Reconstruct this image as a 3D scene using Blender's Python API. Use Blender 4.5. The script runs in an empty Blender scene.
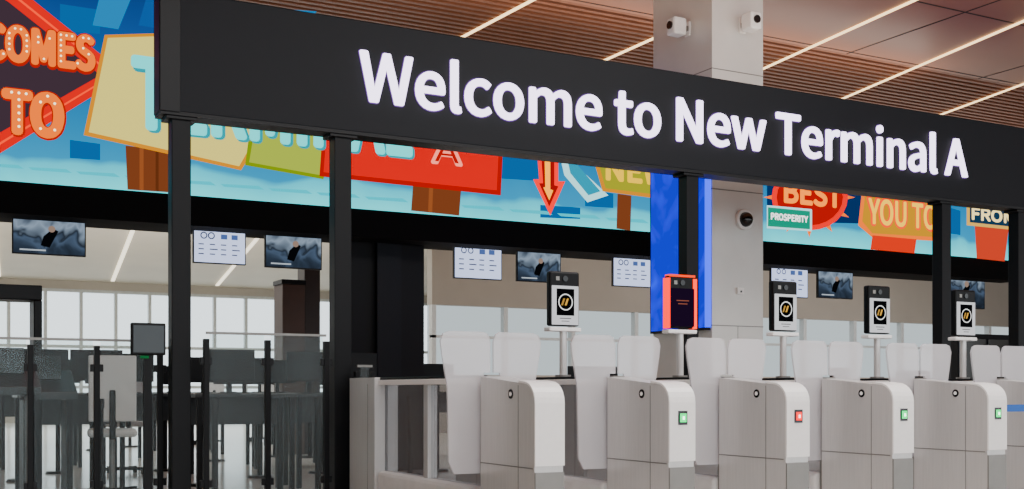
import bpy, math, random, os
from mathutils import Vector, Matrix
random.seed(4)
scene=bpy.context.scene
COL=scene.collection
# ---------------------------------------------------------------- camera
f=1150.0; HZ=390.0; EYE=1.1
A=math.radians(28.4)
FX,FY=math.sin(A),math.cos(A)
cam=bpy.data.cameras.new("camera"); co=bpy.data.objects.new("camera",cam); COL.objects.link(co)
co.location=(0,0,EYE); co.rotation_euler=(math.pi/2,0,-A)
cam.sensor_width=36; cam.lens=f/1024*36; cam.shift_y=(HZ-244.5)/1024
scene.camera=co
def P(x,y,Y):
    u=(x-512)/f
    dx=FX+u*FY; dy=FY-u*FX
    s=Y/dy
    return Vector((s*dx,Y,EYE+(HZ-y)/f*s))
def PX(x,Y): return P(x,HZ,Y).x
def PC(x,y,Z):
    u=(x-512)/f
    s=(Z-EYE)*f/(HZ-y)
    return Vector((s*(FX+u*FY),s*(FY-u*FX),Z))
FONT=None
try:
    d=bpy.utils.system_resource('DATAFILES',path='fonts')
    for fn in sorted(os.listdir(d)):
        if fn.startswith('Noto Sans CJK'): FONT=bpy.data.fonts.load(os.path.join(d,fn)); break
except Exception: FONT=None
# ---------------------------------------------------------------- materials
def lin(h):
    h=h.lstrip('#'); r=[int(h[i:i+2],16)/255 for i in (0,2,4)]
    return tuple([(c/12.92 if c<=.04045 else ((c+.055)/1.055)**2.4) for c in r]+[1.0])
MATS={}
def M(name,color,rough=.5,metal=0.0,noise=.06,scale=8.0,stretch=(1,1,1),spec=.5,bump=0.0):
    if name in MATS: return MATS[name]
    m=bpy.data.materials.new(name); m.use_nodes=True; nt=m.node_tree; n=nt.nodes; l=nt.links
    b=n["Principled BSDF"]; b.inputs["Roughness"].default_value=rough; b.inputs["Metallic"].default_value=metal
    b.inputs["Specular IOR Level"].default_value=spec
    tc=n.new("ShaderNodeTexCoord"); mp=n.new("ShaderNodeMapping"); mp.inputs["Scale"].default_value=stretch
    ns=n.new("ShaderNodeTexNoise"); ns.inputs["Scale"].default_value=scale; ns.inputs["Detail"].default_value=3
    l.new(tc.outputs["Object"],mp.inputs[0]); l.new(mp.outputs[0],ns.inputs["Vector"])
    mx=n.new("ShaderNodeMix"); mx.data_type='RGBA'
    c=lin(color)
    mx.inputs[6].default_value=tuple([max(0,k*(1-noise*2)) for k in c[:3]]+[1]); mx.inputs[7].default_value=tuple([min(1,k*(1+noise*2)) for k in c[:3]]+[1])
    l.new(ns.outputs["Fac"],mx.inputs[0]); l.new(mx.outputs[2],b.inputs["Base Color"])
    if bump:
        bp=n.new("ShaderNodeBump"); bp.inputs["Strength"].default_value=bump; l.new(ns.outputs["Fac"],bp.inputs["Height"]); l.new(bp.outputs[0],b.inputs["Normal"])
    MATS[name]=m; return m
def E(color,strength=1.0):
    name="glow_%s_%g"%(color.strip('#'),strength)
    if name in MATS: return MATS[name]
    m=bpy.data.materials.new(name); m.use_nodes=True; nt=m.node_tree; nt.nodes.clear()
    e=nt.nodes.new("ShaderNodeEmission"); e.inputs[0].default_value=lin(color); e.inputs[1].default_value=strength
    o=nt.nodes.new("ShaderNodeOutputMaterial"); nt.links.new(e.outputs[0],o.inputs[0])
    MATS[name]=m; return m
LED=1.4
def S(color,strength=1.0):
    c=lin(color); g=sum(c[:3])/3; k=1.35
    name="led_%s_%g"%(color.strip('#'),strength)
    if name in MATS: return MATS[name]
    m=E(color,strength*LED).copy(); m.name=name
    for n in m.node_tree.nodes:
        if n.type=='EMISSION': n.inputs[0].default_value=tuple([max(0,g+(q-g)*k) for q in c[:3]]+[1])
    MATS[name]=m; return m
def GLASS(name,color,alpha,rough=.05,t=(.95,.97,.97,1)):
    if name in MATS: return MATS[name]
    m=bpy.data.materials.new(name); m.use_nodes=True; nt=m.node_tree; n=nt.nodes; l=nt.links
    b=n["Principled BSDF"]; b.inputs["Base Color"].default_value=lin(color); b.inputs["Roughness"].default_value=rough
    tr=n.new("ShaderNodeBsdfTransparent"); tr.inputs[0].default_value=t
    mx=n.new("ShaderNodeMixShader"); mx.inputs[0].default_value=alpha
    l.new(tr.outputs[0],mx.inputs[1]); l.new(b.outputs[0],mx.inputs[2]); l.new(mx.outputs[0],n["Material Output"].inputs[0])
    MATS[name]=m; return m
def RAMP(name,stops,z0,z1,strength,nscale=1.2,namt=.25):
    m=bpy.data.materials.new(name); m.use_nodes=True; nt=m.node_tree; nt.nodes.clear(); n=nt.nodes; l=nt.links
    tc=n.new("ShaderNodeTexCoord"); sp=n.new("ShaderNodeSeparateXYZ"); l.new(tc.outputs["Object"],sp.inputs[0])
    mr=n.new("ShaderNodeMapRange"); mr.inputs[1].default_value=z0; mr.inputs[2].default_value=z1; l.new(sp.outputs[2],mr.inputs[0])
    ns=n.new("ShaderNodeTexNoise"); ns.inputs["Scale"].default_value=nscale; ns.inputs["Detail"].default_value=2; ns.inputs["Distortion"].default_value=1.0
    l.new(tc.outputs["Object"],ns.inputs["Vector"])
    ma=n.new("ShaderNodeMath"); ma.operation='MULTIPLY_ADD'; ma.inputs[1].default_value=namt; l.new(ns.outputs["Fac"],ma.inputs[0]); l.new(mr.outputs[0],ma.inputs[2])
    mb=n.new("ShaderNodeMath"); mb.operation='SUBTRACT'; mb.inputs[1].default_value=namt*.5; l.new(ma.outputs[0],mb.inputs[0])
    cr=n.new("ShaderNodeValToRGB"); els=cr.color_ramp.elements
    els[0].position=stops[0][0]; els[0].color=lin(stops[0][1]); els[1].position=stops[-1][0]; els[1].color=lin(stops[-1][1])
    for p,c in stops[1:-1]:
        e=els.new(p); e.color=lin(c)
    l.new(mb.outputs[0],cr.inputs[0])
    e=n.new("ShaderNodeEmission"); e.inputs[1].default_value=strength; l.new(cr.outputs[0],e.inputs[0])
    o=n.new("ShaderNodeOutputMaterial"); l.new(e.outputs[0],o.inputs[0])
    return m
# ---------------------------------------------------------------- mesh builder
class B:
    def __init__(s): s.v=[]; s.f=[]; s.m=[]; s.mats=[]
    def mi(s,mat):
        if mat not in s.mats: s.mats.append(mat)
        return s.mats.index(mat)
    def add(s,vs,fs,mat):
        o=len(s.v); k=s.mi(mat); s.v+= [Vector(v) for v in vs]
        for q in fs: s.f.append([o+i for i in q]); s.m.append(k)
        return s
    def box(s,a,b,mat):
        x0,y0,z0=[min(a[i],b[i]) for i in range(3)]; x1,y1,z1=[max(a[i],b[i]) for i in range(3)]
        vs=[(x0,y0,z0),(x1,y0,z0),(x1,y1,z0),(x0,y1,z0),(x0,y0,z1),(x1,y0,z1),(x1,y1,z1),(x0,y1,z1)]
        return s.add(vs,[(0,3,2,1),(4,5,6,7),(0,1,5,4),(1,2,6,5),(2,3,7,6),(3,0,4,7)],mat)
    def poly(s,pts,mat): return s.add(pts,[list(range(len(pts)))],mat)
    def prism(s,pts,d,mat):
        n=len(pts); d=Vector(d); pts=[Vector(p) for p in pts]
        vs=pts+[p+d for p in pts]
        fs=[list(range(n))[::-1],list(range(n,2*n))]+[(i,(i+1)%n,n+(i+1)%n,n+i) for i in range(n)]
        return s.add(vs,fs,mat)
    def cyl(s,p,r,h,mat,axis='Z',n=20,r2=None):
        r2=r if r2 is None else r2; p=Vector(p)
        def pt(a,rr,t):
            c,q=math.cos(a)*rr,math.sin(a)*rr
            return p+Vector({'Z':(c,q,t),'Y':(c,t,q),'X':(t,c,q)}[axis])
        vs=[pt(2*math.pi*i/n,r,0) for i in range(n)]+[pt(2*math.pi*i/n,r2,h) for i in range(n)]
        fs=[list(range(n))[::-1],list(range(n,2*n))]+[(i,(i+1)%n,n+(i+1)%n,n+i) for i in range(n)]
        return s.add(vs,fs,mat)
    def dome(s,p,r,mat,dir=(0,-1,0),n=20,k=6,flat=1.0):
        q=Vector((0,0,1)).rotation_difference(Vector(dir)); p=Vector(p); vs=[];fs=[]
        for j in range(k):
            a=math.pi/2*j/k
            for i in range(n):
                t=2*math.pi*i/n; vs.append(p+q@Vector((r*math.cos(a)*math.cos(t),r*math.cos(a)*math.sin(t),r*flat*math.sin(a))))
        vs.append(p+q@Vector((0,0,r*flat)))
        for j in range(k-1):
            for i in range(n): fs.append((j*n+i,j*n+(i+1)%n,(j+1)*n+(i+1)%n,(j+1)*n+i))
        for i in range(n): fs.append(((k-1)*n+i,(k-1)*n+(i+1)%n,len(vs)-1))
        return s.add(vs,fs,mat)
    def ring(s,c,r0,r1,mat,n=28,a0=0,a1=2*math.pi):
        vs=[];fs=[]
        for i in range(n+1):
            a=a0+(a1-a0)*i/n
            for r in (r0,r1): vs.append(Vector(c)+Vector((r*math.cos(a),0,r*math.sin(a))))
        for i in range(n): fs.append((2*i,2*i+2,2*i+3,2*i+1))
        return s.add(vs,fs,mat)
    def text(s,body,x0,x1,z0,z1,Y,mat,fat=0.0,extrude=0.0,bulbs=None,br=.012,step=.05,spacing=1.0):
        c=bpy.data.curves.new("t",'FONT'); c.body=body; c.extrude=0; c.resolution_u=6; c.space_character=spacing
        if FONT: c.font=FONT
        o=bpy.data.objects.new("t",c); COL.objects.link(o)
        bpy.context.view_layer.update()
        me=bpy.data.meshes.new_from_object(o.evaluated_get(bpy.context.evaluated_depsgraph_get()))
        bpy.data.objects.remove(o)
        xs=[v.co.x for v in me.vertices]; ys=[v.co.y for v in me.vertices]
        ax,bx,ay,by=min(xs),max(xs),min(ys),max(ys)
        def T(v,dy=0): return Vector((x0+fat+(v.x-ax)/(bx-ax)*(x1-x0-2*fat),Y+dy,z0+fat+(v.y-ay)/(by-ay)*(z1-z0-2*fat)))
        vs=[T(v.co) for v in me.vertices]; fs=[list(p.vertices) for p in me.polygons]
        offs=[(0,0)]
        if fat: offs+=[(fat*math.cos(math.pi*k/6),fat*math.sin(math.pi*k/6)) for k in range(12)]
        cnt={}
        for q in fs:
            for i in range(len(q)): cnt[(q[i],q[(i+1)%len(q)])]=1
        bd=[e for e in cnt if (e[1],e[0]) not in cnt]; n=len(vs)
        for kk,(ox,oz) in enumerate(offs):
            D=Vector((ox,kk*.00002,oz)); w=[v+D for v in vs]
            if extrude: s.add(w+[v+Vector((0,extrude,0)) for v in w],fs+[(a,a+n,b+n,b) for a,b in bd],mat)
            else: s.add(w,fs,mat)
        if bulbs:
            me.calc_loop_triangles(); tris=[[vs[i] for i in t.vertices] for t in me.loop_triangles]
            def inside(x,z):
                for a,b,c2 in tris:
                    d1=(x-b.x)*(a.z-b.z)-(a.x-b.x)*(z-b.z); d2=(x-c2.x)*(b.z-c2.z)-(b.x-c2.x)*(z-c2.z); d3=(x-a.x)*(c2.z-a.z)-(c2.x-a.x)*(z-a.z)
                    if not ((d1<0 or d2<0 or d3<0) and (d1>0 or d2>0 or d3>0)): return True
                return False
            x=x0+step*.4
            while x<x1:
                z=z0+step*.4
                while z<z1:
                    if inside(x,z): s.cyl((x,Y-.006,z),br,.003,bulbs,'Y',8)
                    z+=step
                x+=step
        bpy.data.meshes.remove(me)
        return s
    def done(s,name,parent=None,origin=(0,0,0),bevel=0,smooth=False,label=None,cat=None,kind=None,seg=2):
        o3=Vector(origin)
        me=bpy.data.meshes.new(name); me.from_pydata([v-o3 for v in s.v],[],s.f)
        for m in s.mats: me.materials.append(m)
        for p,k in zip(me.polygons,s.m): p.material_index=k; p.use_smooth=smooth
        me.update(); ob=bpy.data.objects.new(name,me); COL.objects.link(ob)
        if parent: ob.parent=parent
        else: ob.location=o3
        if bevel:
            md=ob.modifiers.new("b",'BEVEL'); md.width=bevel; md.segments=seg; md.limit_method='ANGLE'; md.angle_limit=math.radians(35)
        if label: ob["label"]=label
        if cat: ob["category"]=cat
        if kind: ob["kind"]=kind
        return ob
def empty(name,loc,label,cat,group=None):
    o=bpy.data.objects.new(name,None); o.location=loc; o.empty_display_size=.2; COL.objects.link(o)
    o["label"]=label; o["category"]=cat
    if group: o["group"]=group
    return o
def copy_thing(src,loc,label=None,rotz=None):
    n=src.copy(); n.location=loc; COL.objects.link(n)
    if label: n["label"]=label
    if rotz is not None: n.rotation_euler=(0,0,rotz)
    def rec(a,b):
        for c in a.children:
            d=c.copy(); d.parent=b; COL.objects.link(d); rec(c,d)
    rec(src,n); return n
# ---------------------------------------------------------------- palette
steel=M("brushed_steel",'#d2d0ce',.32,.4,.05,60,(1,1,.05))
steel_lt=M("satin_steel_light",'#f8f6f4',.35,.0,.02,40)
steel_dk=M("steel_dark",'#85837f',.4,.5)  # darker grey steel for seams, posts and brackets
black=M("black_powder_coat",'#050609',.45,spec=.22)
charcoal=M("charcoal_metal",'#0e1117',.6,.0,spec=.25)
charcoal2=M("charcoal_trim",'#05060a',.45,.0,spec=.3)
matt=M("matt_black_fascia",'#020203',.8,spec=.1)
white=M("white_composite",'#e8e6e4',.4)
dkglass=M("dark_screen_glass",'#0b0b0e',.12)
# ---------------------------------------------------------------- structure
floor_m=M("polished_terrazzo",'#d0cbc4',.16,0,.05,30)
B().box((-8,-8,-.1),(48,44,0),floor_m).done("floor",kind="structure")
CZ=EYE+5.6
pan=M("bronze_ceiling_panel",'#9c6144',.4,.0,.08,.6,spec=.35)
seam=M("ceiling_seam",'#2a1a14',.7)
b=B(); b.box((-8,-8,CZ),(48,14.2,CZ+.1),pan); b.box((-8,19.4,CZ),(48,24,CZ+.1),pan)
for k in range(8):
    if -2+k*2.3<14.1: b.box((-8,-2+k*2.3-.015,CZ-.004),(48,-2+k*2.3+.015,CZ),seam)
for k in range(14): b.box((k*3.2-2,-8,CZ-.004),(k*3.2-1.97,14.2,CZ),seam)
b.done("ceiling",kind="structure")
slat=M("bronze_slat",'#87533a',.5,.0,spec=.3); void=M("ceiling_void",'#0c0807',.9)
b=B(); b.box((-8,14.2,CZ+.3),(48,19.4,CZ+.4),void)
y=14.2
while y<19.4:
    b.box((-8,y,CZ),(48,y+.085,CZ+.12),slat); y+=.18
b.done("ceiling_slatted",kind="structure")
hallc=M("hall_ceiling_beige",'#cdc6b6',.6,0,.05,.8)
b=B(); b.prism([(-8,24,CZ),(-8,42,EYE+3.75),(-8,42,EYE+3.95),(-8,24,CZ+.1)],(56,0,0),hallc)
b.done("ceiling_hall",kind="structure")
wallm=M("warm_plaster",'#bcb6ac',.7,0,.04,2); dark_wall=M("black_wall",'#07080b',.6,spec=.25)
B().box((-8.2,-8,0),(-8,44,CZ),wallm).done("wall_left",kind="structure")
B().box((48,-8,0),(48.2,44,CZ),wallm).done("wall_right",kind="structure")
frame=M("window_frame_pale",'#c9cfd0',.5)
b=B(); b.box((-8,42,0),(48,42.3,.35),wallm); b.box((-8,42,EYE+3.45),(48,42.3,CZ),wallm); b.box((19,42,0),(48,42.3,CZ),wallm)
b.done("wall_far",kind="structure")
b=B(); x=-8
while x<19:
    b.box((x-.05,41.95,.35),(x+.05,42.15,EYE+3.45),frame); x+=1.15
for zz in (1.2,2.6,EYE+3.42): b.box((-8,41.96,zz-.05),(19,42.14,zz+.05),frame)
b.done("window_1",kind="structure")
B().box((-8,42.2,.35),(19,42.22,EYE+3.45),GLASS("window_glass",'#cfe4f2',.08)).done("window_2",kind="structure")
tan=M("tan_wall",'#a09a90',.65,0,.05,1.0)
b=B(); xs0=PX(432,27); b.box((xs0,27,EYE+2.2),(47.9,27.3,CZ-.2),tan); b.box((xs0,27,0),(47.9,27.3,EYE+.4),wallm)
b.done("wall_hall",kind="structure")
b=B(); x=xs0
while x<47: b.box((x,27,EYE+.4),(x+.12,27.2,EYE+2.2),frame); x+=2.1
b.box((xs0,27,EYE+1.35),(47.9,27.15,EYE+1.42),frame)
b.box((xs0,27.22,EYE+.4),(47.9,27.26,EYE+2.2),E('#c2ced2',1.2))
b.done("window_3",kind="structure")
b=B(); x0,x1=PX(350,14.6),PX(424,14.6)
b.box((x0,14.6,0),(x1,15.2,3.5),dark_wall); b.box((PX(376,14.55),14.5,0),(PX(400,14.55),14.6,3.5),charcoal)
b.done("wall_partition",kind="structure")
# ---------------------------------------------------------------- ceiling light strips
Zc=CZ-.022
segs=[((452,43),(545,-6)),((604,61),(700,18)),((748,76),(925,-4)),((838,101),(1060,6)),((938,116),(1060,71))]
for i,(p,q) in enumerate(segs):
    a,c=PC(*p,Zc),PC(*q,Zc); d=(c-a).normalized(); nrm=Vector((-d.y,d.x,0))*.032
    a=a-d*1.5; c=c+d*1.5
    o=(a+c)/2
    b=B(); b.prism([a-nrm,c-nrm,c+nrm,a+nrm],(0,0,.012),E('#ffd9a0',3.4))
    ob=b.done("light_strip",origin=o,label="thin warm-white linear light recessed in bronze ceiling",cat="ceiling light"); ob["group"]="linear ceiling lights"
z=lambda Y: CZ+(EYE+3.75-CZ)*(Y-24)/18-.03
for i in range(9):
    x=-2+i*3.6; ye=41.5 if x<9 else 26.8
    b=B(); k=(ye-25)/16.5*1.5
    b.prism([(x,25,z(25)),(x+k,ye,z(ye)),(x+k+.12,ye,z(ye)),(x+.12,25,z(25))],(0,0,-.02),E('#fff3da',2.4))
    ob=b.done("light_strip",origin=(x,25,z(25)),label="long linear light along the beige hall ceiling",cat="ceiling light"); ob["group"]="hall ceiling lights"
# ---------------------------------------------------------------- video wall
LY=14.0
lzb=P(0,180,LY).z; lzt=P(310,14,LY).z
lx0=-3.0; lx1=PX(1016,LY)
org=Vector((6,LY,0))
vw=empty("video_wall",org,"long LED video wall showing retro neon road signs on turquoise","screen")
b=B(); b.box((lx0,LY+.02,lzb-.36),(lx1+.15,LY+.45,lzb-.005),matt)
b.box((lx0,LY+.45,lzb-.2),(lx1+.15,LY+2.0,lzb-.1),matt)
b.box((lx0,LY+.02,lzb),(lx1,LY+.45,lzt+.03),matt)
b.done("housing",vw,org)
bg=RAMP("led_background",[(0,'#4ff0f8'),(.11,'#38cce2'),(.14,'#1890c0'),(.45,'#0c6ca8'),(.8,'#084488'),(1,'#083470')],lzb,lzt,LED,.8,.16)
s=B(); s.box((lx0,LY,lzb),(lx1,LY+.02,lzt),bg)
lay=[0]
def pp(pts,mat):
    lay[0]+=1; Yk=LY-.0012*lay[0]-.001
    q=[P(x,y,LY) for x,y in pts]
    s.poly([(v.x,Yk,v.z) for v in q],mat)
def tt(body,xa,xb,yt,yb,xc,mat,fat=.0,**k):
    lay[0]+=1; Yk=LY-.0012*lay[0]-.001
    s.text(body,PX(xa,LY),PX(xb,LY),P(xc,yb,LY).z,P(xc,yt,LY).z,Yk,mat,fat=fat,**k)
red=S('#d81c14',.9); orange=S('#f58410',1.05); cream=S('#e4d78c',.95); yel=S('#f2c84a',1.1); olive=S('#a9b860',.85)
brown=S('#7a4a38',.7); maroon=S('#40343c',.75); teal=S('#7ce0e0',1.15); bulb=E('#fff2c0',2.8); navy=S('#16335c',.8); pale=S('#bfeff2',1.1); dred=S('#a81612',.9)
for (xa,ya,w,h) in [(60,4,40,30),(70,140,30,20),(500,155,40,26),(585,190,28,18),(540,205,40,14),(940,205,20,30)]:
    pp([(xa,ya),(xa+w,ya+h*.2),(xa+w,ya+h),(xa,ya+h*.9)],S('#1b5f92',.9))
for k in range(14):
    xx=-20+k*48; yy=163+k*4.2
    pp([(xx,yy),(xx+38,yy+2),(xx+44,yy+6),(xx+4,yy+3)],S('#58c9d8',.9))
for k in range(5):
    pp([(100+k*46,-6+k*4),(132+k*46,-4+k*4),(118+k*46,30),(92+k*46,26)],S('#2f86b8' if k%2==0 else '#1c5c98',.8))
pp([(125,146),(172,152),(172,193),(127,190)],brown)
pp([(139,148),(143,149),(143,191),(139,190)],S('#915a42',.8))
pp([(155,148),(158,149),(158,192),(155,191)],S('#5c3628',.8))
pp([(412,184),(460,190),(458,216),(410,211)],brown)
pp([(428,186),(432,187),(431,213),(427,212)],S('#915a42',.8))
pp([(616,194),(630,196),(629,231),(615,229)],brown)
pp([(-40,-40),(14,-14),(126,76),(-10,160),(-40,160)],red)
pp([(-40,-33),(11,-7),(114,76),(-11,152),(-40,150)],S('#ff6a4c',1.1))
pp([(-40,-31),(10,-5),(111,76),(-12,150),(-40,148)],red)
pp([(-40,-26),(8,3),(100,76),(-12,140),(-40,134)],maroon)
tt("COMES",-18,96,28,70,40,S('#a83a10',.9),.04)
tt("COMES",-17,95,29,67,40,orange,.026,bulbs=bulb,br=.012,step=.06)
tt("TO",0,66,90,140,32,S('#a83a10',.9),.055)
tt("TO",1,64,91,138,32,orange,.038,bulbs=bulb,br=.015,step=.075)
pp([(104,36),(300,30),(262,136),(240,171),(83,136)],S('#c98b3a',1.0))
pp([(107,39),(298,33),(258,132),(238,167),(88,133)],cream)
pp([(250,120),(345,120),(322,180),(244,166)],S('#7a8f3c',.9))
pp([(255,120),(342,120),(320,176),(248,163)],olive)
pp([(322,120),(502,128),(499,196),(318,177)],dred)
pp([(326,120),(498,128),(495,191),(322,173)],S('#dc2a22',.85))
tt("TERMINAL",132,413,76,146,270,S('#3d9aa6',.9),.045)
tt("TERMINAL",130,411,74,144,270,teal,.035)
tt("A",429,461,136,166,445,S('#ff9a8c',1.3),.022)
tt("A",433,457,142,163,445,dred,.0)
pp([(534,140),(556,142),(556,182),(563,182),(548,216),(531,180),(537,180)],S('#ff4a20',1.1))
pp([(538,142),(552,144),(552,186),(556,187),(547,207),(537,184),(541,184)],S('#8e1c14',1.0))
pp([(542,142),(548,143),(548,190),(551,191),(547,201),(541,188),(543,188)],S('#ffb060',1.4))
pp([(556,150),(606,196),(585,203),(562,176)],pale)
pp([(563,152),(598,192),(586,196),(568,174)],S('#4a97b0',.9))
pp([(588,150),(660,158),(660,200),(600,192)],S('#c98b3a',1.0))
pp([(592,150),(660,158),(660,196),(603,189)],S('#9c9c4c',.9))
tt("NEW",603,666,160,184,632,yel,.022)
pp([(764,180),(858,186),(858,224),(764,222)],navy)
cx,cy=806,198
for k in range(12):
    a=2*math.pi*k/12
    pp([(cx+34*math.cos(a-.1),cy+30*math.sin(a-.1)),(cx+46*math.cos(a),cy+40*math.sin(a)),(cx+34*math.cos(a+.1),cy+30*math.sin(a+.1)),(cx,cy)],orange)
pp([(cx+38*math.cos(2*math.pi*k/24),cy+33*math.sin(2*math.pi*k/24)) for k in range(24)],S('#f03a24',1.0))
pp([(cx+33*math.cos(2*math.pi*k/24),cy+28*math.sin(2*math.pi*k/24)) for k in range(24)],dred)
tt("BEST",780,838,183,207,810,S('#ff9a60',1.3),.022)
pp([(763,206),(808,210),(808,232),(763,229)],pale)
pp([(764,208),(806,212),(806,230),(764,227)],S('#1f8a72',.9))
tt("PROSPERITY",767,804,215,222,785,S('#ffffff',1.5),.006)
pp([(858,190),(940,198),(938,242),(868,238),(854,226)],orange)
pp([(861,194),(937,201),(935,238),(868,234),(858,222)],S('#c8941e',.9))
tt("YOU TO",862,934,200,230,899,S('#ff6a1a',1.1),.04)
tt("YOU TO",864,932,202,228,899,S('#ffd070',1.2),.014)
pp([(868,236),(912,240),(910,254),(866,250)],S('#d8521e',.9))
pp([(970,226),(1004,229),(1000,262),(972,259)],S('#c2564c',.9))
pp([(962,203),(1022,209),(1022,232),(962,226)],S('#d8b070',1.0))
pp([(965,206),(1022,212),(1022,229),(965,223)],S('#23364a',.9))
tt("FROM",967,1010,210,223,990,S('#ffe9b0',1.3),.014)
scr=s.done("screen",vw,org)
# ---------------------------------------------------------------- overhead sign
SY=9.6
sx0=PX(160,SY); sx1=PX(1110,SY); szb=P(180,112,SY).z; szt=P(180,-9,SY).z
org=Vector((PX(182,SY),SY+.1,0))
sg=empty("overhead_sign",org,"charcoal overhead gantry sign with illuminated white welcome lettering on black posts","sign")
B().box((sx0,SY,szb),(sx1,SY+.2,szt),charcoal).done("header_panel",sg,org,bevel=.01)
B().box((sx0-.01,SY-.02,szb-.01),(PX(180,SY),SY+.21,szt+.01),charcoal2).done("end_trim",sg,org,bevel=.01)
B().box((sx0,SY-.012,szb-.03),(sx1,SY+.21,szb),charcoal2).done("bottom_trim",sg,org)
TX0,TX1,TZ0,TZ1=PX(359,SY),PX(966,SY),P(385,105,SY).z,P(385,50,SY).z
tb=B(); tb.text("Welcome to New Terminal A",TX0,TX1,TZ0,TZ1,SY-.03,E('#eee0ff',4.0),fat=.0105,extrude=.025)
tb.done("lettering",sg,org,label="glowing white raised letters")
tb=B(); tb.text("Welcome to New Terminal A",TX0-.012,TX1+.012,TZ0-.012,TZ1+.012,SY-.004,E('#8a62c0',.8),fat=.0225)
tb.done("lettering_halo",sg,org,label="soft violet edge light behind the letters")
for px in (182,344,694,948,1024):
    x=PX(px,SY); w=.078
    B().box((x-w,SY+.02,0),(x+w,SY+.17,szb-.03),black).box((x-w-.05,SY+.0,szb-.06),(x+w+.05,SY+.2,szb-.03),charcoal2).box((x-.14,SY-.04,0),(x+.14,SY+.24,.02),charcoal2).done("support_post",sg,org,bevel=.006)
# ---------------------------------------------------------------- column
colm=M("column_cladding",'#d2d0cc',.4,.25,.04,3)
cx0,cx1,cy0,cy1=PX(712,11.4),PX(763,11.4),11.4,12.65
b=B(); b.box((cx0,cy0,0),(cx1,cy1,CZ-.001),colm)
for zz in (1.9,3.6,5.1): b.box((cx0-.003,cy0-.003,zz),(cx1+.003,cy1,zz+.012),steel_dk)
cmx=(cx0+cx1)/2
b.box((cmx-.004,cy0-.003,0),(cmx+.004,cy0,1.9),steel_dk)
ob=b.done("column",origin=((cx0+cx1)/2,12,0),label="square column clad in pale grey metal panels rising to ceiling",cat="column")
blue=RAMP("blue_led",[(0,'#0612c0'),(.35,'#0a20f0'),(.48,'#1838ff'),(.54,'#3c78ff'),(.6,'#0a14b0'),(1,'#1230f0')],1.8,4.6,1.7,2.2,1.6)
o=Vector((cx0-.03,12,1.9))
bp=empty("led_column_panel",o,"tall vivid blue LED display mounted on the column side","screen")
B().box((cx0-.06,cy0+.03,1.85),(cx0-.002,cy1-.01,4.7),black).done("frame",bp,o)
B().box((cx0-.068,cy0+.05,1.88),(cx0-.06,cy1-.04,4.65),blue).done("screen",bp,o)
B().box((cx0-.075,cy0+.02,1.88),(cx0-.0,cy0+.05,4.65),E('#2a48ff',2.5)).done("edge_light",bp,o)
dp=P(743,220,cy0); dc=empty("dome_camera",dp,"black dome security camera in a white ring on the column","camera")
b=B(); b.cyl((0,-.05,0),.13,.05,white,'Y',28); b.done("housing",dc,bevel=.006)
B().dome((0,-.05,0),.095,dkglass,(0,-1,0)).done("dome",dc,smooth=True)
def box_camera(p,face):
    e=empty("security_camera",p,"small white security camera on a bracket on the column","camera")
    B().box((-.09,-.28,-.1),(.09,-.08,.12),white).done("camera_body",e,bevel=.03)
    B().cyl((0,-.3,.02),.05,.03,dkglass,'Y').done("lens",e)
    B().box((-.03,-.1,-.02),(.03,0,.04),steel_dk).box((-.05,-.015,-.08),(.05,0,.1),white).done("bracket",e)
    if face=='X': e.rotation_euler=(0,0,math.radians(-90))
    return e
u=(688-512)/f; dx=FX+u*FY; dy=FY-u*FX; t=cx0/dx; box_camera((cx0,t*dy,EYE+(HZ-30)/f*t),'X')
box_camera(P(742,27,cy0),'Y')
tc=P(739,291,cy0); b=B(); b.box((-.05,-.04,-.04),(.05,0,.04),white); b.cyl((0,-.04,-.01),.015,-.004,dkglass,'Y'); b2=b.done("wall_sensor",label="small white sensor box on the column",cat="sensor",bevel=.006); b2.location=tc
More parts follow.
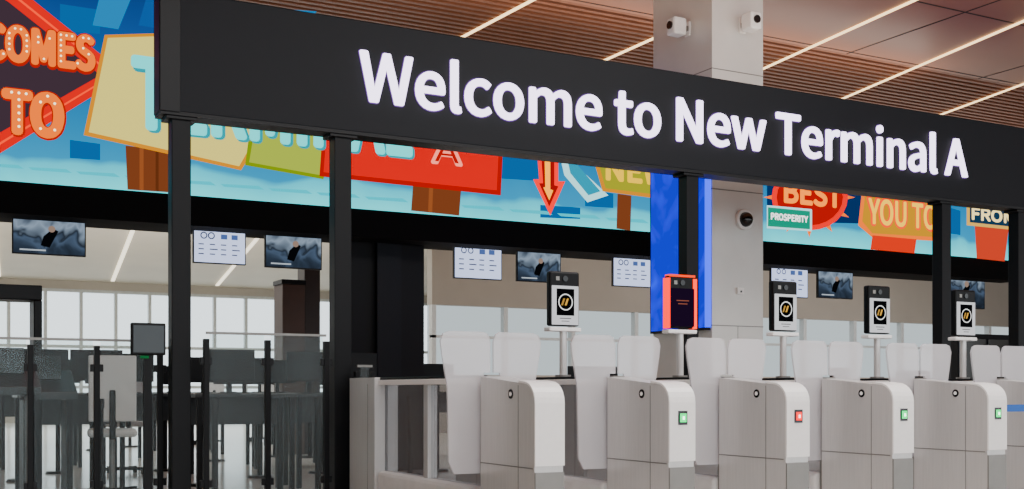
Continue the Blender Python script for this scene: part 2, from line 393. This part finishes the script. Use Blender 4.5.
# ---------------------------------------------------------------- e-gates
GY=6.03
tint=GLASS("lilac_glass_wing",'#ebe7ea',.46,.1,(.95,.95,.96,1))
clear=GLASS("clear_glass",'#c2d0d4',.05,.03,(.92,.96,.96,1))
smoke=GLASS("smoked_glass",'#a8a4a6',.22,.08,(.8,.82,.84,1))
green=E('#10e070',3); redl=E('#ff2020',3)
def arc_prof():
    pts=[(0.0,1.02)]
    for k in range(1,7):
        a=math.pi/2*k/6; pts.append((.13-.13*math.cos(a),1.02+.12*math.sin(a)))
    return pts
def build_gate(origin,label):
    e=empty("security_gate",origin,label,"gate","automatic gates in a row")
    pr=[(.0,.0)]+arc_prof()+[(.72,1.19),(.72,0)]
    b=B(); b.prism([(-.1,y,zz) for y,zz in pr],(.2,0,0),steel)
    b.box((-.103,.20,.05),(-.1,.206,1.13),steel_dk)
    b.box((-.103,.02,.62),(-.1,.72,.628),steel_dk)
    b.done("front_cabinet",e,bevel=.012)
    ap=[(0,.64)]+arc_prof()+[(.2,1.146)]
    inner=[(y,zz) for y,zz in ap]; outer=[]
    for i,(y,zz) in enumerate(ap):
        p0=ap[max(0,i-1)]; p1=ap[min(len(ap)-1,i+1)]; ty,tz=p1[0]-p0[0],p1[1]-p0[1]; L=math.hypot(ty,tz); outer.append((y-tz/L*.014,zz+ty/L*.014))
    vs=[];fs=[]
    for xx in (-.103,.103):
        for q in inner+outer: vs.append((xx,q[0],q[1]))
    n=len(inner); N=2*n
    for i in range(n-1):
        fs+= [(i,i+1,n+i+1,n+i),(N+i,N+n+i,N+n+i+1,N+i+1),(n+i,n+i+1,N+n+i+1,N+n+i),(i,N+i,N+i+1,i+1)]
    fs+=[(0,n,N+n,N),(n-1,N+n-1,N+N-1,N-1)]
    b=B(); b.add(vs,fs,steel_lt)
    b.box((-.1,-.012,.06),(.1,0,.60),steel_dk)
    b.done("end_cap",e,label="paler curved end cap")
    b=B(); b.cyl((-.104,.30,1.075),.03,.006,dkglass,'X',20); b.cyl((-.107,.30,1.075),.014,.004,steel_lt,'X',16)
    b.done("badge_reader",e,label="small round black reader")
    def wing(sgn):
        x1=.375*sgn
        prof=[(.06*sgn,.55),(.06*sgn,1.215),(.012*sgn,1.215),(.012*sgn,1.42),(.03*sgn,1.47),(.06*sgn,1.485),(x1-.06*sgn,1.485),(x1-.02*sgn,1.47),(x1,1.42),(x1-.01*sgn,1.34),(x1-.05*sgn,1.12),(x1-.06*sgn,.63),(x1-.1*sgn,.55)]
        if sgn<0: prof=prof[::-1]
        return B().prism([(x,.75,zz) for x,zz in prof],(0,.018,0),tint).done("gate_wing",e)
    wing(-1); wing(1)
    B().box((-.05,.72,.0),(.05,.80,1.2),steel_dk).done("wing_post",e,bevel=.006)
    B().box((-.012,.80,.45),(.012,2.6,1.14),smoke).done("glass_panel",e)
    B().box((-.07,.80,1.14),(.07,2.6,1.18),steel_lt).box((-.055,.80,1.18),(.055,2.6,1.2),black).done("top_rail",e,bevel=.004)
    B().box((-.08,.80,0),(.08,2.6,.45),white).done("base_panel",e,bevel=.03)
    B().box((-.04,1.7,.45),(.04,1.78,1.14),steel).done("mullion",e,bevel=.005)
    b=B(); b.box((-.1,2.6,0),(.1,3.17,1.2),steel); b.box((-.103,2.75,.1),(-.1,2.756,1.15),steel_dk); b.done("rear_cabinet",e,bevel=.02)
    return e
gx=[3.515,4.507,5.49,6.50,7.51,8.51,9.51]
g0=build_gate(Vector((gx[0],GY,0)),"brushed steel automatic gate at the end of row, no lamp lit")
gates=[g0]
for i,x in enumerate(gx[1:]):
    col=[green,redl,green,green,green,green][i]
    lab="brushed steel automatic gate with translucent wings and %s status lamp"%("red" if col is redl else "green")
    gates.append(copy_thing(g0,Vector((x,GY,0)),lab))
for i,g in enumerate(gates[1:]):
    col=[green,redl,green,green,green,green][i]
    B().box((-.036,-.018,.875),(.036,-.012,.965),dkglass).done("indicator_bezel",g)
    b=B(); b.box((-.022,-.026,.892),(.022,-.018,.948),col); b.box((-.007,-.028,.908),(.007,-.026,.93),E('#e8fff0',5) if col is green else E('#ffd0d0',5))
    b.done("status_lamp",g,label="lit %s lamp"%("red" if col is redl else "green"))
# ---------------------------------------------------------------- face scanners
gold=E('#e0a840',1.3)
def scanner(loc,redglow,label):
    e=empty("face_scanner",loc,label,"scanner","face scanners on the gates")
    B().cyl((0,0,0),.028,.36,steel,'Z',20).cyl((0,0,0),.06,.015,steel_dk,'Z',24).done("pole",e)
    B().box((-.14,-.04,.345),(.14,.05,.375),steel_lt).done("bracket",e,bevel=.006)
    B().box((-.13,-.03,.385),(.13,.035,.80),black).done("housing",e,bevel=.015)
    B().cyl((0,-.03,.745),.022,-.008,dkglass,'Y',20).done("camera_lens",e)
    B().box((-.08,-.033,.73),(-.05,-.03,.76),steel_dk).done("proximity_sensor",e)
    b=B()
    if not redglow:
        b.box((-.116,-.036,.395),(.116,-.03,.69),E('#dadade',1.25))
        b.box((-.078,-.0365,.465),(.078,-.036,.668),E('#141418',.4))
        b.cyl((0,-.0368,.567),.07,-.001,E('#0a0a0d',.3),'Y',32)
        b.ring((0,-.039,.567),.055,.064,E('#f2f2f2',1.3))
        for k in (0,1):
            x=-.024+k*.032
            b.prism([(x-.016,-.0385,.542),(x+.0,-.0385,.542),(x+.020,-.0385,.594),(x+.004,-.0385,.594)],(0,-.001,0),gold if k else E('#b88a3c',1.2))
        b.box((-.05,-.037,.44),(.05,-.036,.446),E('#55555c',.5)); b.box((-.035,-.037,.42),(.035,-.036,.425),E('#55555c',.5))
        b.done("display",e,label="light screen with dark round logo")
    else:
        b.box((-.112,-.036,.40),(.112,-.03,.70),E('#22102e',.7))
        for k,(w,zz) in enumerate([(.06,.60),(.045,.575)]):
            b.box((-w,-.037,zz),(w,-.036,zz+.007),E('#c06a50',.7))
        b.done("display",e,label="dark screen with small text")
        g=B(); g.box((-.142,-.034,.385),(-.118,.03,.78),E('#ff1400',2.8)); g.box((.104,-.034,.385),(.142,.03,.78),E('#ff2c00',3.2)); g.box((-.124,-.034,.79),(.124,.03,.808),E('#ff3a08',2)); g.done("glow_frame",e,label="glowing red edge light")
    return e
rp=[(563,1),(680,2),(783,3),(877,4),(963,5)]
sc0=None
for px,gi in rp:
    X=gx[gi]; u=(px-512)/f; Yr=X*(FY-u*FX)/(FX+u*FY)
    loc=Vector((X,Yr,1.2))
    if gi==2: scanner(loc,True,"black face scanner with glowing red frame on a steel pole")
    elif sc0 is None: sc0=scanner(loc,False,"black face scanner with round logo screen on steel pole")
    else: copy_thing(sc0,loc)
# ---------------------------------------------------------------- hanging monitors
def monitor(xa,xb,ya,yb,lightscreen):
    Y=14.75; a=P(xa,ya,Y); c=P(xb,yb,Y); X0,X1=a.x,c.x
    zc=P((xa+xb)/2,(ya+yb)/2,Y).z; w=X1-X0; h=w*(.60 if xa>100 else .54)
    if lightscreen: h=w*.7
    o=Vector(((X0+X1)/2,Y,zc+h/2))
    e=empty("hanging_monitor",o,"flat monitor showing a white information page, hung below the fascia" if lightscreen else "flat monitor showing a dark picture, hung below the fascia","monitor","monitors hung under the video wall")
    B().box((-w/2,0,-h),(w/2,.05,0),black).done("bezel",e,bevel=.006)
    B().box((-.02,.02,0),(.02,.05,.5),black).done("hanger",e)
    b=B(); k=.015
    if lightscreen:
        b.box((-w/2+k,-.003,-h+k),(w/2-k,0,-k),E('#c2cff4',1.7))
        b.ring((-w*.3,-.004,-h*.25),.03,.045,E('#30406a',.6)); b.ring((-w*.16,-.004,-h*.25),.03,.045,E('#30406a',.6))
        for i in range(2): b.box((w*(.02+i*.2),-.005,-h*.33),(w*(.14+i*.2),-.004,-h*.2),E('#5a78c0',.8))
        for r in range(3):
            for q in range(4): b.box((-w*.4+q*w*.21,-.005,-h*(.5+r*.13)),(-w*.4+q*w*.21+w*(.1+.05*((q*r)%2)),-.004,-h*(.47+r*.13)),E('#50587a',.6))
    else:
        dm=MATS.get("dark_video") 
        if not dm:
            dm=RAMP("dark_video",[(0,'#1a2029'),(.3,'#2b3645'),(.5,'#44546a'),(.6,'#232b36'),(.78,'#8496aa'),(1,'#303a48')],-.6,.1,1.2,3.2,1.0); MATS["dark_video"]=dm
        b.box((-w/2+k,-.003,-h+k),(w/2-k,0,-k),dm)
        pl=E('#c8d4e0',.9)
        b.prism([(-w*.12,-.004,-h*.75),(w*.0,-.004,-h*.8),(w*.12,-.004,-h*.35),(w*.05,-.004,-h*.28),(-w*.08,-.004,-h*.5)],(0,-.001,0),E('#0c0f14',.5))
        b.cyl((w*.03,-.0045,-h*.3),h*.09,-.001,E('#b89a88',.7),'Y',14)
        b.box((-w*.4,-.005,-h*.9),(-w*.05,-.004,-h*.86),pl)
    b.done("display",e)
for m in [(12,86,215,258,0),(193,246,223,268,1),(265,322,232,270,0),(454,502,241,280,1),(517,561,250,284,0),(613,651,253,289,1),(771,808,264,297,1),(818,853,270,299,0),(945,985,277,305,0)]:
    monitor(*m[:4],bool(m[4]))
# ---------------------------------------------------------------- glass barriers
def barrier(xa,xb,Y,top,n,lab):
    X0,X1=PX(xa,Y),PX(xb,Y); o=Vector(((X0+X1)/2,Y,0))
    e=empty("glass_barrier",o,lab,"barrier","glass barriers")
    w=(X1-X0)/n
    for i in range(n):
        B().box((X0+i*w+.03,Y-.006,.12),(X0+(i+1)*w-.03,Y+.006,top),clear).done("glass_panel",e,o)
    for i in range(n+1):
        x=X0+i*w
        b=B(); b.box((x-.022,Y-.03,0),(x+.022,Y+.03,top-.04),black)
        for zz in (.3,top-.25): b.box((x-.05,Y-.02,zz),(x+.05,Y+.02,zz+.06),charcoal2)
        b.done("post",e,o,bevel=.004)
    B().box((X0,Y-.012,top),(X1,Y+.012,top+.02),steel_dk).done("handrail",e,o)
barrier(206,326,9.5,1.56,2,"clear glass barrier with slim black posts beside the sign post")
barrier(-40,160,9.9,1.5,3,"clear glass barrier with slim black posts beside the kiosks")
barrier(357,372,9.5,1.3,1,"narrow clear glass barrier closing the gap beside the gates")
# ---------------------------------------------------------------- kiosks & desks
deskm=M("black_laminate",'#0d0e11',.35); seatm=M("pale_upholstery",'#d4d1ce',.6)
def desk():
    e=empty("standing_desk",(0,0,0),"black standing desk on slim square legs","desk","standing desks in the hall")
    B().box((-.55,-.3,1.02),(.55,.3,1.06),deskm).done("desk_top",e,bevel=.005)
    for sx in (-1,1):
        for sy in (-1,1):
            B().box((sx*.5-.025,sy*.25-.025,0),(sx*.5+.025,sy*.25+.025,1.02),black).done("leg",e)
    B().box((-.48,.22,.72),(.48,.24,1.02),deskm).done("modesty_panel",e)
    return e
def pc():
    e=empty("desktop_monitor",(0,0,0),"black desktop monitor standing on a desk","monitor","desktop monitors on the desks")
    B().box((-.27,-.015,.14),(.27,.02,.48),black).done("screen",e,bevel=.006)
    B().box((-.025,0,.01),(.025,.04,.2),black).box((-.11,-.08,0),(.11,.1,.012),black).done("stand",e)
    return e
def stanch():
    e=empty("stanchion",(0,0,0),"black queue stanchion with retractable belt head","stanchion","queue stanchions")
    B().cyl((0,0,0),.16,.03,black,'Z',24,.14).cyl((0,0,.03),.032,.9,black,'Z',16).done("post",e)
    B().cyl((0,0,.93),.04,.09,charcoal2,'Z',16).done("belt_head",e)
    return e
d0=p0=t0=None
spots=[(70,13.2,0),(140,14.4,.1),(225,15.5,0),(285,16.5,-.1),(40,17.5,0),(110,19,0),(245,20,.1),(180,21.5,0),(300,22.5,0),(445,17.5,0),(595,18,0),(845,17,0),(915,18.5,0),(240,12.4,0),(334,12.7,0)]
for i,(px,Y,r) in enumerate(spots):
    loc=Vector((PX(px,Y),Y,0))
    if d0 is None: d0=desk(); d0.location=loc; d0.rotation_euler=(0,0,r)
    else: copy_thing(d0,loc,rotz=r)
    for dx_ in ((-.1,) if i%2 else (-.28,.28)):
        l2=loc+Vector((dx_,0.05,1.06))
        if p0 is None: p0=pc(); p0.location=l2
        else: copy_thing(p0,l2,rotz=r+random.uniform(-.12,.12))
for px,Y in [(20,15.0),(58,16.2),(165,16),(203,13.3),(215,17.8),(260,14.2),(275,18.5),(320,14.6),(310,18),(95,22),(130,23),(345,17),(395,13.2),(410,13.6),(437,14.2),(500,16),(760,15),(805,16),(215,11.3),(280,11.5),(318,11.4),(100,11.2),(150,11.4)]:
    loc=Vector((PX(px,Y),Y,0))
    if t0 is None: t0=stanch(); t0.location=loc
    else: copy_thing(t0,loc)
def chair():
    e=empty("office_chair",(0,0,0),"pale high-backed office chair on a black swivel base","chair","office chairs in the hall")
    B().box((-.24,-.24,.62),(.24,.24,.70),seatm).done("seat",e,bevel=.03)
    B().box((-.23,.2,.78),(.23,.26,1.45),seatm).box((-.03,.25,.6),(.03,.28,1.1),black).done("backrest",e,bevel=.03)
    b=B(); b.cyl((0,0,.08),.03,.54,steel_dk)
    for k in range(5):
        a=2*math.pi*k/5; c,q=math.cos(a),math.sin(a)
        b.prism([(-q*.02,c*.02,.05),(q*.02,-c*.02,.05),(c*.3+q*.02,q*.3-c*.02,.05),(c*.3-q*.02,q*.3+c*.02,.05)],(0,0,.04),black); b.cyl((c*.28,q*.28,0),.03,.05,black,'Z',10)
    b.done("swivel_base",e)
    return e
c0=None
for px,Y in [(112,12.4),(122,15.7),(208,23.4),(262,24.2)]:
    loc=Vector((PX(px,Y),Y,0))
    if c0 is None: c0=chair(); c0.location=loc; c0.rotation_euler=(0,0,3.0)
    else: copy_thing(c0,loc,rotz=3.1+random.uniform(-.4,.4))
kx=PX(148,9.2); o=(kx,9.2,0)
e=empty("information_kiosk",o,"black screen kiosk on a slim pole beside the sign post","kiosk")
B().box((-.13,-.03,1.37),(.13,.03,1.62),black).done("housing",e,bevel=.01)
B().box((-.115,-.034,1.39),(.115,-.03,1.6),M("kiosk_screen",'#20282c',.1)).done("screen",e)
B().box((-.03,0,0),(.03,.05,1.37),black).box((-.16,-.14,0),(.16,.16,.02),charcoal2).done("pole",e)
B().box((-.06,-.036,1.345),(.0,0,1.365),E('#2fa05a',.4)).done("reader_pad",e)
def podium(px,Y,h,lab):
    x=PX(px,Y); e=empty("screening_podium",(x,Y,0),lab,"podium","black podiums")
    for sg_ in (-1,1): B().box((sg_*.19-.03,-.2,0),(sg_*.19+.03,.2,h-.25),black).done("side_leg",e)
    B().prism([(-.26,-.25,h-.3),(-.26,.25,h-.12),(-.26,.25,h),(-.26,-.25,h-.22)],(.52,0,0),deskm).done("sloped_top",e,bevel=.01)
    B().box((-.14,.02,h-.1),(.14,.05,h+.14),dkglass).box((-.02,.05,h-.2),(.02,.08,h),black).done("screen",e,bevel=.005)
podium(8,11.5,1.35,"black podium with a sloped top and small screen")
podium(46,12.0,1.3,"black podium with a sloped top and small screen")
x=PX(8,12.6); e=empty("archway_detector",(x,12.6,0),"dark walk-through archway detector frame beside the podiums","detector")
B().box((-.34,-.2,0),(-.26,.2,2.0),black).done("side_panel",e,bevel=.01)
B().box((.22,-.2,0),(.30,.2,2.0),black).done("side_panel",e,bevel=.01)
B().box((-.34,-.2,2.0),(.30,.2,2.15),black).done("crossbar",e,bevel=.01)
bm=M("brown_booth",'#4e362c',.5)
x=PX(302,19); B().box((x-.34,19,0),(x+.05,19.5,2.9),bm).box((x+.08,19.1,0),(x+.36,19.5,3.3),M("dark_brown",'#2e201b',.5)).box((x-.36,18.98,2.9),(x+.07,19.5,2.98),black).done("booth_column",origin=(x,19.2,0),label="dark brown panelled booth column standing in the hall",cat="column",bevel=.01)
x=PX(985,16.2); e=empty("equipment_cabinet",(x,16.2,0),"dark equipment cabinet with glass doors behind the gates","cabinet")
B().box((-.8,0,0),(.9,.5,2.25),charcoal).done("body",e,bevel=.01)
for k in (-1,0): B().box((-.76+.84*(k+1),-.02,.1),(.0+.84*(k+1),0,2.15),dkglass).done("door",e,bevel=.005)
x0=gx[4]+.11; b=B(); b.box((x0,GY+.05,.93),(gx[5]-.11,GY+.055,.985),M("blue_webbing",'#2a62b8',.7)); b.done("belt_barrier",origin=(x0,GY+.05,.93),label="blue retractable webbing belt stretched between two gates",cat="belt")
# ---------------------------------------------------------------- light
w=bpy.data.worlds.new("world"); scene.world=w; w.use_nodes=True
bgn=w.node_tree.nodes["Background"]; bgn.inputs[0].default_value=(.90,.96,1,1); bgn.inputs[1].default_value=2.3
def area(loc,sx,sy,en,col=(1,.98,.95),rot=(0,0,0)):
    l=bpy.data.lights.new("area_light",'AREA'); l.shape='RECTANGLE'; l.size=sx; l.size_y=sy; l.energy=en; l.color=col  # shared by the overhead lamps and the added uplights
    o=bpy.data.objects.new("area_light",l); o.location=loc; o.rotation_euler=rot; COL.objects.link(o)
area((3,3,6.4),5,3,340); area((8,5,6.4),5,3,400); area((8,20,5.6),14,3,500); area((6,32,4.8),18,6,900); area((24,22,5.6),14,3,500)
UP=(math.pi,0,0)
area((7,9.75,4.5),10,.15,170,(1,.86,.74),UP)  # added uplight hidden above the sign, only brightens the bronze ceiling
area((9,14.25,6.05),14,.3,80,(1,.86,.74),UP)  # added uplight behind the video wall's top edge, lifts the slatted ceiling
area((6,30,3.2),16,4,500,(1,.97,.92),UP); area((20,21,3.4),14,3,300,(1,.93,.86),UP)  # added upward fills for the hall ceilings, no fixture stands there
